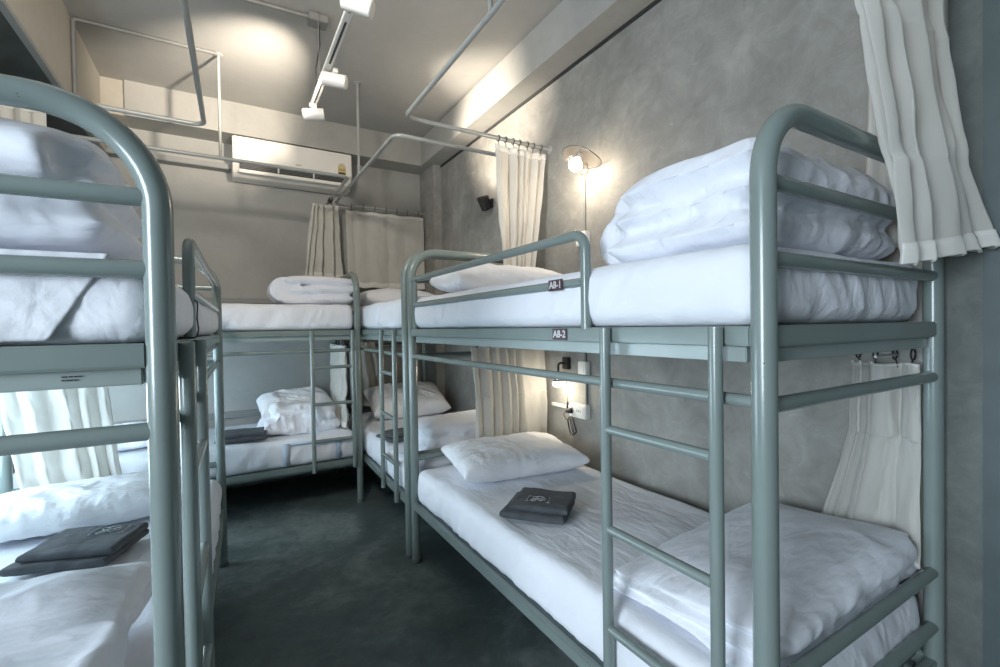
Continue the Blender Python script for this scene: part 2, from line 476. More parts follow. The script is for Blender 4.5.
def towel(bedname, c, size, ang, mat, label, z, th=.05, seed=1, logo=True, layers=2):
    """thick folded towel: the cloth doubled over itself, fold at one long edge"""
    ca, sa = cos(ang), sin(ang)
    root = empty('folded_towel', (c[0], c[1], z), label, 'towel', 'grey towels laid out on the lower bunks')
    M4 = basis((c[0], c[1], z), (ca, sa, 0), (-sa, ca, 0))
    lx, ly = size
    def lay(nm, z0, z1, x0, x1, y0, y1, rr, sd):
        bm = bmesh.new(); nx, ny = 46, 46; H = z1-z0
        prof = []
        # cross-section in y: rounded fold at y0, layered lip lines at y1
        for s in range(9): a = -pi/2-pi*s/8; prof.append((y0+H/2+H/2*cos(a), z0+H/2+H/2*sin(a)))
        for s in range(1, 24): prof.append((y0+H/2+(y1-y0-H/2)*s/24, z1))
        for zz, dd in ((1, 0), (.80, .006), (.74, -.004), (.68, .006), (.42, .007), (.36, -.004), (.30, .006), (0, 0)): prof.append((y1+dd, z0+H*zz))
        for s in range(23, 0, -1): prof.append((y0+H/2+(y1-y0-H/2)*s/24, z0))
        rings = []
        for i in range(nx+1):
            u = i/nx; x = x0+(x1-x0)*u
            pin = min(1, (min(u, 1-u)*(x1-x0)/.012))**.5
            ring = []
            for (y, zz) in prof:
                zc = z0+H/2; q = Vector((x*6, y*6, sd))
                z_ = zc+(zz-zc)*(.6+.4*pin)
                k = (zz-z0)/H
                z_ += k*(.004*fbm(Vector((x*9, y*9, sd)), 3)+.0035*ridge(Vector((x*6, y*22, sd)), 2)-.001)
                y_ = y+.004*fbm(Vector((x*12, zz*8, sd+3)), 2)
                x_ = x+.004*fbm(Vector((y*12, zz*8, sd+7)), 2)*(1-pin)
                ring.append(bm.verts.new(M4 @ Vector((x_, y_, max(z_, 0)))))
            rings.append(ring)
        n = len(prof)
        for A, B in zip(rings, rings[1:]):
            for k in range(n): bm.faces.new((A[k], A[(k+1) % n], B[(k+1) % n], B[k]))
        bm.faces.new(rings[0]); bm.faces.new(rings[-1])
        return mesh_obj(nm, bm, mat, root, angle=60)
    lay('towel_base_fold', 0, th*.52, -lx/2-.012, lx/2, -ly/2, ly/2, 0, seed)
    top = lay('towel_top_fold', th*.50, th, -lx/2+.018, lx/2+.006, -ly/2+.028, ly/2-.006, 0, seed+5)
    if logo:
        bm = bmesh.new(); k = lx*.13; zz = th+.0045
        def st(p): add_tube(bm, [M4 @ Vector((LX+x*k, LY+y*k, zz)) for x, y in p], .0011, 5)
        LX, LY = logo if isinstance(logo, tuple) else (0, 0)
        st([(-1.15, .8), (-1.45, .8), (-1.45, -.8), (-1.15, -.8)])
        st([(1.15, .8), (1.35, .9), (1.35, -.8), (1.1, -.8), (1.6, -.8)])
        st([(-.1+.35*cos(a)*(1 if a < pi else -1)-.5, .4*sin(a)+(.4 if a < pi else -.4)) for a in [i*2*pi/20 for i in range(21)]])
        for cx in (-.5, .1, .55):
            st([(cx+.32*cos(a+cx), .30*sin(a)+.35*cx) for a in [i*2*pi/14 for i in range(15)]])
        st([(-.9, -.55), (-.3, .55), (.3, -.55), (.9, .55)]); st([(-.6, .75), (0, 1.05), (.6, .75)])
        mesh_obj('embroidered_monogram', bm, M['thread'], root)
    return root

def curtain(label, tl, tr, bl, br, nrm, pleats, amp, rings, rodz, seed=0, flare=(1., 1.), mids=None, group='off-white linen bunk curtains', nu=150, nv=46, extra=None, hem=.93, ringaxis=None):
    """pleated cloth hung from ring hooks; tl.. br corners, nrm = horizontal normal; mids = {v:(left,right)} extra control rows"""
    tl, tr, bl, br, nrm = map(Vector, (tl, tr, bl, br, nrm))
    rows = [(0, tl, tr)]+[(v, Vector(a), Vector(b)) for v, (a, b) in sorted((mids or {}).items())]+[(1, bl, br)]
    c0 = (tl+tr)/2
    root = empty('curtain', ((bl+br)/2), label, 'curtain', group)
    rnd = random.Random(seed); ph = [0]
    for i in range(nu): ph.append(ph[-1]+max(.15, 1+1.5*mn.noise(Vector((i*pleats/nu*.8, seed*3.1, 0)))))
    ph = [p/ph[-1]*pleats*2*pi for p in ph]
    def ev(u, v, d=0.):
        for (v0, a0, b0), (v1, a1, b1) in zip(rows, rows[1:]):
            if v <= v1+1e-9: break
        s = (v-v0)/(v1-v0); s2 = s*s*(3-2*s) if len(rows) > 2 else s
        a = a0.lerp(a1, s2); b = b0.lerp(b1, s2)
        i = min(int(u*nu), nu-1); f = u*nu-i; P = ph[i]*(1-f)+ph[i+1]*f
        P += .9*v*mn.noise(Vector((u*4, v*1.6, seed)))
        am = amp*(flare[0]+(flare[1]-flare[0])*v)*(1+.9*mn.noise(Vector((u*4, seed, v*.8)))); am *= .55+.45*math.tanh(6*v+.4)
        w = sin(P)+.25*sin(2*P+1)
        p = a.lerp(b, u)+nrm*(am*w+d)
        al = (b-a).normalized(); p += al*(am*.35*sin(2*P))
        p += nrm*(.012*fbm(Vector((u*5, v*5, seed+2)), 3)) ; p.z += .006*fbm(Vector((u*6, 0, seed)), 2)*v + .004*cos(P)
        return p
    def sheet(nm, v0, v1, d, mat, n2, u0=0, u1=1, th=.0012):
        bm = bmesh.new(); g = []
        for i in range(nu+1):
            g.append([bm.verts.new(ev(u0+(u1-u0)*i/nu, v0+(v1-v0)*j/n2, d)) for j in range(n2+1)])
        for i in range(nu):
            for j in range(n2): bm.faces.new((g[i][j], g[i+1][j], g[i+1][j+1], g[i][j+1]))
        o = mesh_obj(nm, bm, mat, root, recalc=False)
        if th:
            so = o.modifiers.new('cloth', 'SOLIDIFY'); so.thickness = th; so.offset = 0
        return o
    sheet('curtain_cloth', 0, 1, 0, M['curtain'], nv)
    sheet('hem', hem, 1.001, .0026, M['hem'], 5, th=.003)
    sheet('heading_band', 0, .045, .0026, M['hem'], 4, th=.003)
    if rings:
        for i in range(rings):
            u = (i+.5)/rings; p = ev(u, 0)
            bm = bmesh.new(); R = .017
            ax = Vector(ringaxis) if ringaxis else (tr-tl).normalized(); ax.z = 0; ax.normalize()
            sd = Vector((-ax.y, ax.x, 0))
            base = p.copy() if not callable(rodz) else p
            c = Vector((p.x, p.y, rodz)); k = (p-tl).dot(ax)
            c = tl+ax*k; c.z = rodz
            add_tube(bm, [c+sd*R*cos(a)+Vector((0, 0, R*sin(a))) for a in [j*2*pi/18 for j in range(18)]], .0028, 8, closed=True)
            add_tube(bm, [c+Vector((0, 0, -R)), (c+p)/2+Vector((0, 0, -R*.4)), p+Vector((0, 0, -.012))], .0022, 6)
            mesh_obj('ring_hook', bm, M['black'], root)
    if extra: extra(root)
    return root

# ------------------------------------------------------------------ the setting
XR, XL, YB, YF, ZC = 1.86, -1.20, 4.58, -1.60, 3.20
BEAMF, SOFF = 4.32, 2.945
XN, YN = -3.20, 1.13      # unseen bay left of the viewer, added to bring in side daylight
structure(box('floor', (XN-.1, YF-.1, -.1), (XR+.1, YB+.1, 0), M['floor']))
structure(box('ceiling', (XN-.1, YF-.1, ZC), (XR+.1, YB+.1, ZC+.1), M['ceil']))
structure(box('wall_right', (XR, YF-.1, 0), (XR+.1, YB+.1, ZC), M['wall_r']))
structure(box('wall_back', (XL-.1, YB, 0), (XR, YB+.1, ZC), M['wall_b']))
# left wall with its window opening, and the added unseen bay beside the viewer with its added window
WY0, WY1, WZ0, WZ1 = 1.95, 4.30, .60, 1.26
VY0, VY1, VZ0, VZ1 = -1.20, .70, .75, 2.50
def pierced(name, X, y0, y1, a0, a1, z0, z1):
    bm = bmesh.new()
    for lo, hi in (((X-.12, y0, 0), (X, a0, ZC)), ((X-.12, a1, 0), (X, y1, ZC)), ((X-.12, a0, 0), (X, a1, z0)), ((X-.12, a0, z1), (X, a1, ZC))): add_box(bm, lo, hi)
    structure(mesh_obj(name, bm, M['wall_l'], smooth=False))
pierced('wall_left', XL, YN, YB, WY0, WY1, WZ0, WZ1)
pierced('wall_added_bay', XN, YF, YN, VY0, VY1, VZ0, VZ1)
structure(box('wall_added_return', (XN, YN, 0), (XL-.12, YN+.12, ZC), M['wall_l']))
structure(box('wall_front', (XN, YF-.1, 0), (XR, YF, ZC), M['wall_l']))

def window(name, y0, y1, z0, z1, X=XL):
    x0, x1, b = X-.09, X-.05, .045
    w = empty(name, (x0, (y0+y1)/2, z0)); w['kind'] = 'structure'
    bm = bmesh.new(); ym = (y0+y1)/2
    for lo, hi in (((x0, y0, z0), (x1, y0+b, z1)), ((x0, y1-b, z0), (x1, y1, z1)), ((x0, y0+b, z0), (x1, y1-b, z0+b)), ((x0, y0+b, z1-b), (x1, y1-b, z1)), ((x0, ym-.02, z0+b), (x1, ym+.02, z1-b))):
        add_box(bm, lo, hi, .004)
    mesh_obj('window_frame', bm, M['trim'], w, angle=35)
    box('window_pane', (X-.075, y0+b, z0+b), (X-.068, y1-b, z1-b), M['daypane'], w)
    return w
window('window_1', WY0, WY1, WZ0, WZ1)
window('added_window', VY0, VY1, VZ0, VZ1, XN)

structure(box('trim_1', (1.69, YF, SOFF), (XR, YB, ZC), M['beamr']))                     # right beam
structure(box('trim_2', (-.60, BEAMF, SOFF), (1.69, YB, ZC), M['beamr']))                # back beam
structure(box('trim_3', (XL, YN, 2.70), (-.74, YB, ZC), M['beaml']))                     # left beam
structure(box('trim_4', (1.775, 4.22, 0), (XR, YB, SOFF), M['wall_r']))                  # corner pier
structure(box('trim_5', (XL, YB-.02, 1.585), (1.775, YB, 1.63), M['trim'], bev=.004))    # dado lines on the back wall
structure(box('trim_6', (XL, YB-.02, .60), (1.775, YB, .66), M['trim'], bev=.004))
structure(box('trim_7', (-.765, YN, 2.672), (-.735, BEAMF, 2.702), M['trim'], bev=.003)) # strip under the left beam
structure(box('trim_8', (-.74, YB-.10, 2.70), (.06, YB, 2.745), M['trim'], bev=.004))
structure(box('trim_9', (-.74, BEAMF+.02, SOFF), (-.60, YB, ZC), M['beaml']))
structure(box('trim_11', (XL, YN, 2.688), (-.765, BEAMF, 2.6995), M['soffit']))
structure(box('trim_12', (XR-.010, .425, 0), (XR, .53, 2.945), M['wall_shade']))  # thin panel over the right wall, its dark tone is painted-in shade
structure(box('trim_10', (1.852, -1.2, 2.925), (1.862, 4.22, 2.947), M['dark']))         # joint line under the beam
structure(box('baseboard_back', (XL, YB-.012, 0), (1.775, YB, .08), M['trim'], bev=.003))
d = empty('door_1', (XR-.01, 0, 0)); d['kind'] = 'structure'
box('door_leaf', (XR-.022, -.55, .01), (XR-.001, .425, 2.62), M['doorp'], d, bev=.003)
box('door_hinge', (XR-.030, .340, 1.905), (XR-.021, .352, 1.945), M['chip'], d, bev=.002)
box('door_hinge', (XR-.030, .340, 1.50), (XR-.021, .352, 1.54), M['chip'], d, bev=.002)

# ------------------------------------------------------------------ bunk beds
def bunk(label, O, A, B, Ln, W, guard, ladder, plates=None, sticker=False, dz=0., ztop=1.785, rc=.15, wires=(1, 1), ladder_off=(.085, .415)):
    O, A, B = Vector(O), Vector(A).normalized(), Vector(B).normalized()
    f = lambda l, w, z: O+A*l+B*w+Vector((0, 0, z+(dz if z > .1 else 0)))
    M4 = basis(O+Vector((0, 0, dz)), A, B, Vector((0, 0, 1)))
    c = f(Ln/2, W/2, 0)
    root = empty('bunk_bed', c, label, 'bunk bed', 'sage-green steel bunk beds')
    S = M['steel']; R = .024; zt = ztop
    for l in (0, Ln):
        ef = tube('end_frame', fillet([f(l, 0, .012), f(l, 0, zt), f(l, W, zt), f(l, W, .012)], rc, 14), R, S, root, 24)
        for z in (ztop-.153, 1.478): tube('end_bar', [f(l, R*.7, z), f(l, W-R*.7, z)], .0165, S, ef)
        for z in (1.182, .602, .440): tube('lower_end_bar', [f(l, R*.7, z), f(l, W-R*.7, z)], .0165, S, ef)
        for w in (0, W):
            lathe('foot_cap', [(0, 0), (.028, 0), (.028, .022), (.0245, .026), (0, .026)], f(l, w, 0), M['rubber'], ef)
            e = 1 if l == 0 else -1
            lathe('bolt', [(0, .004), (.008, .003), (.009, 0), (0, 0)], f(l+e*.026, w+(.03 if w == 0 else -.03), 1.322)-A*0, M['chip'], ef, axis=A*e, seg=10)
    for l in (0, Ln):
        e = 1 if l == 0 else -1
        box('deck_end_rail', (l-.014, .02, 1.300), (l+.014, W-.02, 1.344), S, root, .004, M4)
        a, b_ = sorted((l+e*.006, l+e*.034))
        box('deck_end_angle', (a, .03, 1.268), (b_, W-.03, 1.299), M['steel2'], root, .002, M4)
        box('lower_end_rail', (l-.014, .02, .305), (l+.014, W-.02, .345), S, root, .004, M4)
    for w in (0, W):
        e = 1 if w == 0 else -1
        sr = box('upper_side_rail', (.02, w-.014, 1.302), (Ln-.02, w+.014, 1.343), S, root, .004, M4)
        a, b_ = sorted((w+e*.006, w+e*.036))
        box('upper_side_angle', (.04, a, 1.268), (Ln-.04, b_, 1.300), M['steel2'], root, .002, M4)
        lr = box('lower_side_rail', (.02, w-.014, .306), (Ln-.02, w+.014, .348), S, root, .004, M4)
        a, b_ = sorted((w+e*.004, w+e*.04))
        box('lower_side_angle', (.04, a, .290), (Ln-.04, b_, .3045), S, root, .002, M4)
    tube('safety_bar', [f(R*.7, 0, 1.189), f(Ln-R*.7, 0, 1.189)], .0135, S, root)
    box('upper_base_board', (.036, .014, 1.329), (Ln-.036, W-.014, 1.3425), M['ply'], root, .002, M4)
    box('lower_base_board', (.036, .014, .333), (Ln-.036, W-.014, .3475), M['ply'], root, .002, M4)
    for l, use in ((.075, wires[0]), (Ln-.075, wires[1])):
        if use: tube('curtain_wire', [f(l, .70 if use < 2 else .3, 1.245), f(l, W-.03, 1.245)], .004, M['chip'], root, 8)
    if ladder:
        for l in ladder_off:
            tube('ladder_upright', [f(l, -.031, .290), f(l, -.031, 1.342)], .0148, S, root, 18)
        for z in (1.066, .793, .518): tube('ladder_rung', [f(ladder_off[0]+.01, -.031, z), f(ladder_off[1]-.01, -.031, z)], .0125, S, root)
    if guard:
        l0, l1 = .525, Ln-.055
        g = tube('guard_rail', fillet([f(l0, 0, 1.335), f(l0, 0, 1.622), f(Ln-.012, 0, 1.622)], .05, 8), .0155, S, root, 18)
        mb = tube('guard_bar', [f(l0+.01, 0, 1.478), f(l1-.005, 0, 1.478)], .0145, S, g)
        tube('guard_upright', [f(l1, 0, 1.335), f(l1, 0, 1.612)], .0135, S, g)
    if plates:
        # number plates: small maroon plates, one on the guard bar, one on the deck rail
        for (lc, z, wofs, txt, par) in plates:
            pm = basis(f(lc, wofs, z), -A, (0, 0, 1))
            p = box('number_plate', (-.036, -.0175, -.0012), (.036, .0175, .0012), M['maroon'], root, .0006, pm)
            text_mesh('plate_text', txt, .031, basis(f(lc, wofs, z)+pm.to_3x3() @ Vector((0, 0, .0016)), -A, (0, 0, 1)), M['tagtext'], p, .0003, True)
    if sticker:
        pm = basis(f(-.015+.02, .125, 1.284)-A*.0015, -B, (0, 0, 1)); pm = basis(f(.0045, .125, 1.284), -B if (-B).cross(Vector((0, 0, 1))).dot(-A) > 0 else B, (0, 0, 1))
        bm = bmesh.new()
        for i, y in enumerate((.005, -.001)):
            xs = -.016
            for wd in ((.008, .005, .01) if i == 0 else (.004, .009, .004)):
                add_box(bm, (xs, y-.0012, 0), (xs+wd, y+.0012, .0008), 0, 1, pm); xs += wd+.002
        mesh_obj('printed_sticker', bm, M['dark'], root, smooth=False)
    return root, f

WB = .883
r1, f1 = bunk('near right bunk bed with two maroon number plates, along the concrete wall', (.918, .520, 0), (0, 1, 0), (1, 0, 0), 2.01, WB, True, True,
              plates=[(.648, 1.478, -.0172, 'A8-1', 0), (.632, 1.3225, -.0162, 'A8-2', 0)])
r2, f2 = bunk('far right bunk bed, second along the concrete wall, behind the one with number plates', (.905, 2.600, 0), (.0230, 1, 0), (1, -.0230, 0), 1.94, .815, False, True, ladder_off=(.14, .44))
r3, f3 = bunk('bunk bed standing crosswise at the far end below the air conditioner', (.880, 3.655, 0), (-1, 0, 0), (0, 1, 0), 1.98, WB, False, True, ladder_off=(.045, .338))
a = radians(1.76)
r4, f4 = bunk('near left bunk bed whose thick post stands at the left of the view', (-.103, 1.055, 0), (sin(a), cos(a), 0), (-cos(a), sin(a), 0), 2.035, WB, True, True, sticker=True, dz=-.014, ztop=1.762, rc=.175, wires=(0, 1))

# mattresses -----------------------------------------------------------------
def mat_pair(f, Ln, W, wheres, seed, up=1.523, low=.550, matU=None, matL=None):
    o = mattress('mattress', f, .030, Ln-.030, .014, W-.03, 1.3435, up, matU or M['sheet'], seed, .009)
    tag(o, wheres[0], 'mattress', 'white-sheeted mattresses')
    o = mattress('mattress', f, .030, Ln-.030, .012, W-.03, .3485, low, matL or M['sheet'], seed+1, .008)
    tag(o, wheres[1], 'mattress', 'white-sheeted mattresses')
mat_pair(f1, 2.01, WB, ('white-sheeted mattress on the upper deck of the near right bunk bed', 'white-sheeted mattress on the lower deck of the near right bunk bed, folded towel on it'), 1)
mat_pair(f2, 1.94, .815, ('white-sheeted mattress on the upper deck of the far right bunk bed', 'white-sheeted mattress on the lower deck of the far right bunk bed'), 4, 1.54)
mat_pair(f3, 1.98, WB, ('white-sheeted mattress on the upper deck of the crosswise bunk bed under the air conditioner', 'white-sheeted mattress on the lower deck of the crosswise bunk bed at the back'), 7, 1.54, .555)
mat_pair(f4, 2.035, WB, ('white-sheeted mattress on the upper deck of the near left bunk bed', 'white-sheeted mattress on the lower deck of the near left bunk bed'), 10, 1.50, .535)


# the sheet of the near left upper mattress hangs over its end, cut off by a slanting tuck
MU = [o for o in bpy.data.objects if o.get('label', '').startswith('white-sheeted mattress on the upper deck of the near left')][0]
bm = bmesh.new(); g = []
for i in range(121):
    u = i/120; r_ = []
    for j in range(25):
        v = j/24; wl_ = .075+.085*v**1.1; w_ = wl_+(.85-wl_)*u
        d = .004+.005*ridge(Vector((w_*11+v*1.5, v*1.2, 3)), 2)*(.25+.75*v)+.004*sin(pi*v)
        r_.append(bm.verts.new(f4(.024-d, w_, 1.352+.146*(1-v)+.008*(1-v))))
    g.append(r_)
for i in range(120):
    for j in range(24): bm.faces.new((g[i][j], g[i+1][j], g[i+1][j+1], g[i][j+1]))
fl = mesh_obj('sheet_flap', bm, M['sheet'], MU, recalc=False); so = fl.modifiers.new('cloth', 'SOLIDIFY'); so.thickness = .0025; so.offset = 0

# ------------------------------------------------------------------ pillows and duvets
def at(x, y, z, yaw=0, tilt=0):
    return Matrix.Translation((x, y, z)) @ Matrix.Rotation(radians(yaw), 4, 'Z') @ Matrix.Rotation(radians(tilt), 4, 'X')
G = 'white bed pillows'
tag(pillow('pillow', .71, .50, .180, at(1.370, 2.195, .553, -9, 3), M['pillow'], 1), 'plump white pillow on the lower bunk beside the lit wall socket', 'pillow', G)
tag(pillow('pillow', .70, .44, .19, at(1.345, 2.26, 1.525, -2, 2), M['pillow'], 2), 'white pillow at the far end of the near right upper bunk, behind the guard rail', 'pillow', G)
tag(pillow('pillow', .68, .42, .19, at(1.36, 4.18, 1.543, 4, 0), M['pillow'], 3), 'white pillow on the far right upper bunk in front of the flat hanging curtain', 'pillow', G)
tag(pillow('pillow', .70, .46, .26, at(1.42, 4.12, .59, -3, 20), M['pillow'], 4), 'white pillow propped up at the far end of the far right lower bunk', 'pillow', G)
tag(pillow('pillow', .62, .42, .15, at(-.62, 4.15, .558, 90, 0), M['pillow'], 5), 'white pillow at the left end of the crosswise lower bunk', 'pillow', G)
tag(pillow('pillow', .80, .44, .165, at(-.575, 2.67, .537, 2, 2), M['pillow'], 6), 'long white pillow on the near left lower bunk in front of the backlit curtain', 'pillow', G)
tag(pillow('pillow', .58, .36, .27, at(.50, 4.29, .60, 4, 14), M['pillow'], 7), 'white pillow leaning up behind the crumpled duvet on the crosswise lower bunk', 'pillow', G)

G = 'folded white duvets'
# near right, upper: three thick folds, rolled edge facing the aisle's far end
tag(blob_duvet('folded_duvet', [(.225, .41, .050, .44, .80, .10), (.225, .40, .130, .42, .78, .085), (.205, .41, .205, .40, .78, .115)], at(1.775, .575, 1.521, 90), M['duvet'], 3, .012, .011,
   lobes=[([(.455, .07, .082), (.462, .4, .086), (.455, .74, .082)], .082), ([(.04, .06, .165), (.04, .4, .168), (.04, .74, .165)], .060), ([(.415, .08, .192), (.42, .4, .196), (.412, .73, .192)], .072)], shear=(-.02, 0)),
   'thick white duvet folded in three on the near right upper bunk', 'duvet', G)
# near right, lower
tag(blob_duvet('folded_duvet', [(.25, .41, .038, .50, .82, .095), (.245, .42, .100, .48, .80, .085), (.25, .40, .145, .50, .80, .15, .62)], at(1.802, .552, .553, 90), M['duvet'], 5, .012, .009,
   lobes=[([(.465, .06, .062), (.47, .4, .066), (.465, .76, .062)], .052), ([(.03, .06, .115), (.03, .4, .12), (.03, .74, .115)], .050)], freq=.8, shear=(-.16, -.10)),
   'broad folded white duvet filling the near end of the right lower bunk', 'duvet', G)
# near left, upper
tag(blob_duvet('folded_duvet', [(.41, .28, .048, .80, .52, .10), (.41, .29, .130, .78, .52, .09), (.40, .27, .195, .78, .50, .10)], at(-.985, 1.115, 1.498, -1.7), M['duvet'], 8, .012, .008,
   lobes=[([(.06, .03, .165), (.4, .03, .168), (.73, .03, .165)], .048), ([(.06, .52, .09), (.4, .52, .09), (.74, .52, .09)], .055)]),
   'folded white duvet on the near left upper bunk, seen between the end bars', 'duvet', G)
# near left, lower
tag(blob_duvet('folded_duvet', [(.39, .31, .045, .76, .60, .09), (.385, .33, .085, .77, .64, .10, .5)], at(-.985, 1.120, .535, -1.7), M['duvet'], 11, .011, .021,
   lobes=[([(.72, .06, .07), (.725, .3, .07), (.72, .58, .07)], .045)], freq=.8, shear=(.13, 0)),
   'rumpled white duvet on the near left lower bunk, nearer than its towel', 'duvet', G)
# crosswise bed, upper: roll
tag(blob_duvet('folded_duvet', [(.31, .18, .035, .54, .36, .070), (.35, .18, .108, .46, .35, .062), (.33, .18, .178, .50, .36, .066)], at(.305, 3.725, 1.542, 0), M['duvet'], 14, .009, .009,
   lobes=[([(.075, .03, .105), (.07, .18, .108), (.075, .33, .105)], .095), ([(.55, .03, .145), (.555, .18, .145), (.55, .33, .145)], .050), ([(.17, .02, .108), (.17, .34, .108)], .035)], freq=1.3),
   'rolled white duvet on the crosswise upper bunk under the air conditioner', 'duvet', G)
# crosswise bed, lower: crumpled
tag(blob_duvet('crumpled_duvet', [(.27, .20, .05, .53, .34, .12), (.30, .18, .12, .42, .28, .11), (.22, .20, .17, .28, .22, .09)], at(.225, 3.76, .556, 2), M['duvet'], 17, .012, .024, freq=1.8),
   'crumpled white duvet on the crosswise lower bunk behind its ladder', 'duvet', G)
# far right, lower near end
tag(blob_duvet('folded_duvet', [(.23, .38, .05, .46, .72, .12), (.23, .38, .13, .42, .68, .11)], at(1.775, 2.665, .543, 90), M['duvet'], 20, .013, .008),
   'small folded white duvet on the far right lower bunk, beyond the plump pillow', 'duvet', G)

# blue-grey band woven into the sheet of the crosswise lower bunk
def band(x0, x1, z0, z1):
    bm = bmesh.new(); add_box(bm, (x0, 3.645, z0), (x1, 3.668, z1), .004); mesh_obj('blue_grey_band', bm, M['stripe'], MB); 
MB = [o for o in bpy.data.objects if o.get('label', '').startswith('white-sheeted mattress on the lower deck of the crosswise')][0]
band(.335, .385, .36, .525); band(.700, .745, .37, .525); band(.385, .700, .505, .525)

# ------------------------------------------------------------------ towels
t_ = towel('t', (1.135, 1.60), (.255, .24), radians(-50), M['towel'], 'grey folded towel on the right lower bunk with a pale stitched monogram', .560, .055, 1, (0.0, -.02))
t_ = towel('t', (-.470, 2.225), (.30, .26), radians(-20), M['towel'], 'dark folded towel on the near left lower bunk in front of the long pillow', .541, .055, 2, (.06, .06))
t_ = towel('t', (.09, 3.83), (.30, .26), radians(-6), M['towel'], 'dark folded towel on the crosswise lower bunk, left of the crumpled duvet', .566, .05, 3, False)
t_ = towel('t', (1.14, 3.27), (.36, .24), radians(12), M['towel'], 'dark folded towel seen through the ladder on the far right lower bunk', .556, .04, 4, False)

# ------------------------------------------------------------------ curtain rails hung from the ceiling
ZR = 2.51
def rail(label, pts, hangers, wallends, name='curtain_rail'):
    c = Vector(pts[0]); root = empty(name, (pts[1][0], pts[1][1], ZR), label, 'curtain rail', 'ceiling-hung curtain rails')
    tube('rail_pipe', fillet(pts, .06, 8), .0125, M['pipe'], root, 14)
    for x, y in hangers:
        tube('hanger_pole', [(x, y, ZR), (x, y, ZC-.004)], .0095, M['pipe'], root, 12)
        lathe('ceiling_flange', [(0, 0), (.030, 0), (.030, .006), (.014, .012), (0, .012)], (x, y, ZC), M['pipe'], root, axis=(0, 0, -1), seg=18)
    for p, ax in wallends:
        lathe('wall_flange', [(0, 0), (.028, 0), (.028, .006), (.016, .012), (0, .012)], p, M['pipe'], root, axis=ax, seg=18)
    return root
rail('pipe curtain rail framing the near right upper bunk, ending in the wall beside the lamp', [(XR-.004, .45, ZR), (.872, .45, ZR), (.872, 2.455, ZR), (XR-.004, 2.455, ZR)], [(.872, 1.50)], [((XR, .45, ZR), (-1, 0, 0)), ((XR, 2.455, ZR), (-1, 0, 0))])
rail('pipe curtain rail framing the far right upper bunk', [(XR-.004, 2.700, ZR), (.892, 2.700, ZR), (.892, 4.455, ZR), (1.771, 4.455, ZR)], [(.892, 3.55)], [((XR, 2.700, ZR), (-1, 0, 0)), ((1.775, 4.455, ZR), (-1, 0, 0))])
rail('long pipe curtain rail running in front of the air conditioner', [(XL+.004, 3.63, ZR), (.832, 3.63, ZR), (.832, 4.50, ZR)], [(-.004, 3.63)], [((XL, 3.63, ZR), (1, 0, 0))])
rail('pipe curtain rail over the near left bunk, under the bright ceiling patch', [(-.13, .45, ZR), (-.078, 3.10, ZR), (XL+.004, 3.07, ZR)], [(-.118, 1.1)], [((XL, 3.07, ZR), (1, 0, 0))])

# ------------------------------------------------------------------ curtains
def c1_extra(root):
    bm = bmesh.new(); g = []
    for i in range(31):
        u = i/30; r_ = []
        for j in range(31):
            v = j/30
            r_.append(bm.verts.new((1.815-.018*sin(u*9+v)-.01*sin(23*u), .672-.18*u+.02*v*(1-u), 2.46-.88*v)))
        g.append(r_)
    for i in range(30):
        for j in range(30): bm.faces.new((g[i][j], g[i+1][j], g[i+1][j+1], g[i][j+1]))
    o = mesh_obj('curtain_cloth', bm, M['curtain'], root, recalc=False); so = o.modifiers.new('cloth', 'SOLIDIFY'); so.thickness = .0015; so.offset = 0
def c6_extra(root):
    for i, y in enumerate((4.30, 4.325, 4.345, 4.372)):
        bm = bmesh.new(); c = Vector((.832, y, ZR-.003)); R_ = .017
        add_tube(bm, [c+Vector((R_*cos(a_), .004*sin(a_*1+i), R_*sin(a_))) for a_ in [j*2*pi/18 for j in range(18)]], .0028, 8, closed=True)
        add_tube(bm, [c+Vector((0, 0, -R_)), c+Vector((.01, .0, -.040)), c+Vector((.0+.015*i, 0, -.055))], .0022, 6)
        mesh_obj('ring_hook', bm, M['black'], root)
curtain('large off-white curtain draped past the near end arch of the right upper bunk', (.97, .45, 2.475), (1.50, .45, 2.475), (1.340, .445, 1.475), (1.825, .405, 1.545), (0, -1, 0), 4.6, .021, 9, ZR, 1,
        (.8, 1.05), {.45: ((1.15, .45, 2.02), (1.60, .44, 2.05)), .75: ((1.31, .45, 1.72), (1.70, .43, 1.76))}, extra=c1_extra, nu=220)
curtain('bunched off-white curtain hanging from black rings beside the wall lamp', (1.44, 2.455, 2.465), (1.815, 2.455, 2.465), (1.49, 2.46, 1.62), (1.70, 2.46, 1.62), (0, -1, 0), 5.2, .021, 7, ZR, 2, (.9, .8))
curtain('off-white curtain hanging behind the plump pillow of the right lower bunk', (1.25, 2.455, 1.225), (1.79, 2.455, 1.225), (1.29, 2.475, .575), (1.825, 2.475, .575), (0, -1, 0), 6, .014, 6, 1.245, 3, (1, 1.1), {.5: ((1.28, 2.46, .92), (1.81, 2.46, .92))})
curtain('white curtain bunched against the wall at the near end of the right lower bunk', (1.80, .725, 1.215), (1.80, .548, 1.215), (1.80, .82, .66), (1.80, .548, .60), (-1, 0, 0), 3.2, .020, 4, 1.245, 4, (1, 1.3), {.45: ((1.80, .735, .98), (1.80, .548, .98))}, nu=110)
curtain('flat off-white curtain spread along the rail in the far right corner', (.985, 4.455, 2.465), (1.755, 4.455, 2.465), (1.00, 4.46, 1.74), (1.76, 4.46, 1.74), (0, -1, 0), 4.2, .0065, 7, ZR, 5)
curtain('gathered off-white curtain standing above the rolled duvet of the crosswise bunk', (.655, 4.20, 2.42), (.905, 4.39, 2.47), (.575, 4.22, 1.80), (.93, 4.40, 1.80), (.5, -.85, 0), 4, .030, 0, ZR, 6, (.9, 1.2), nu=120, extra=c6_extra)
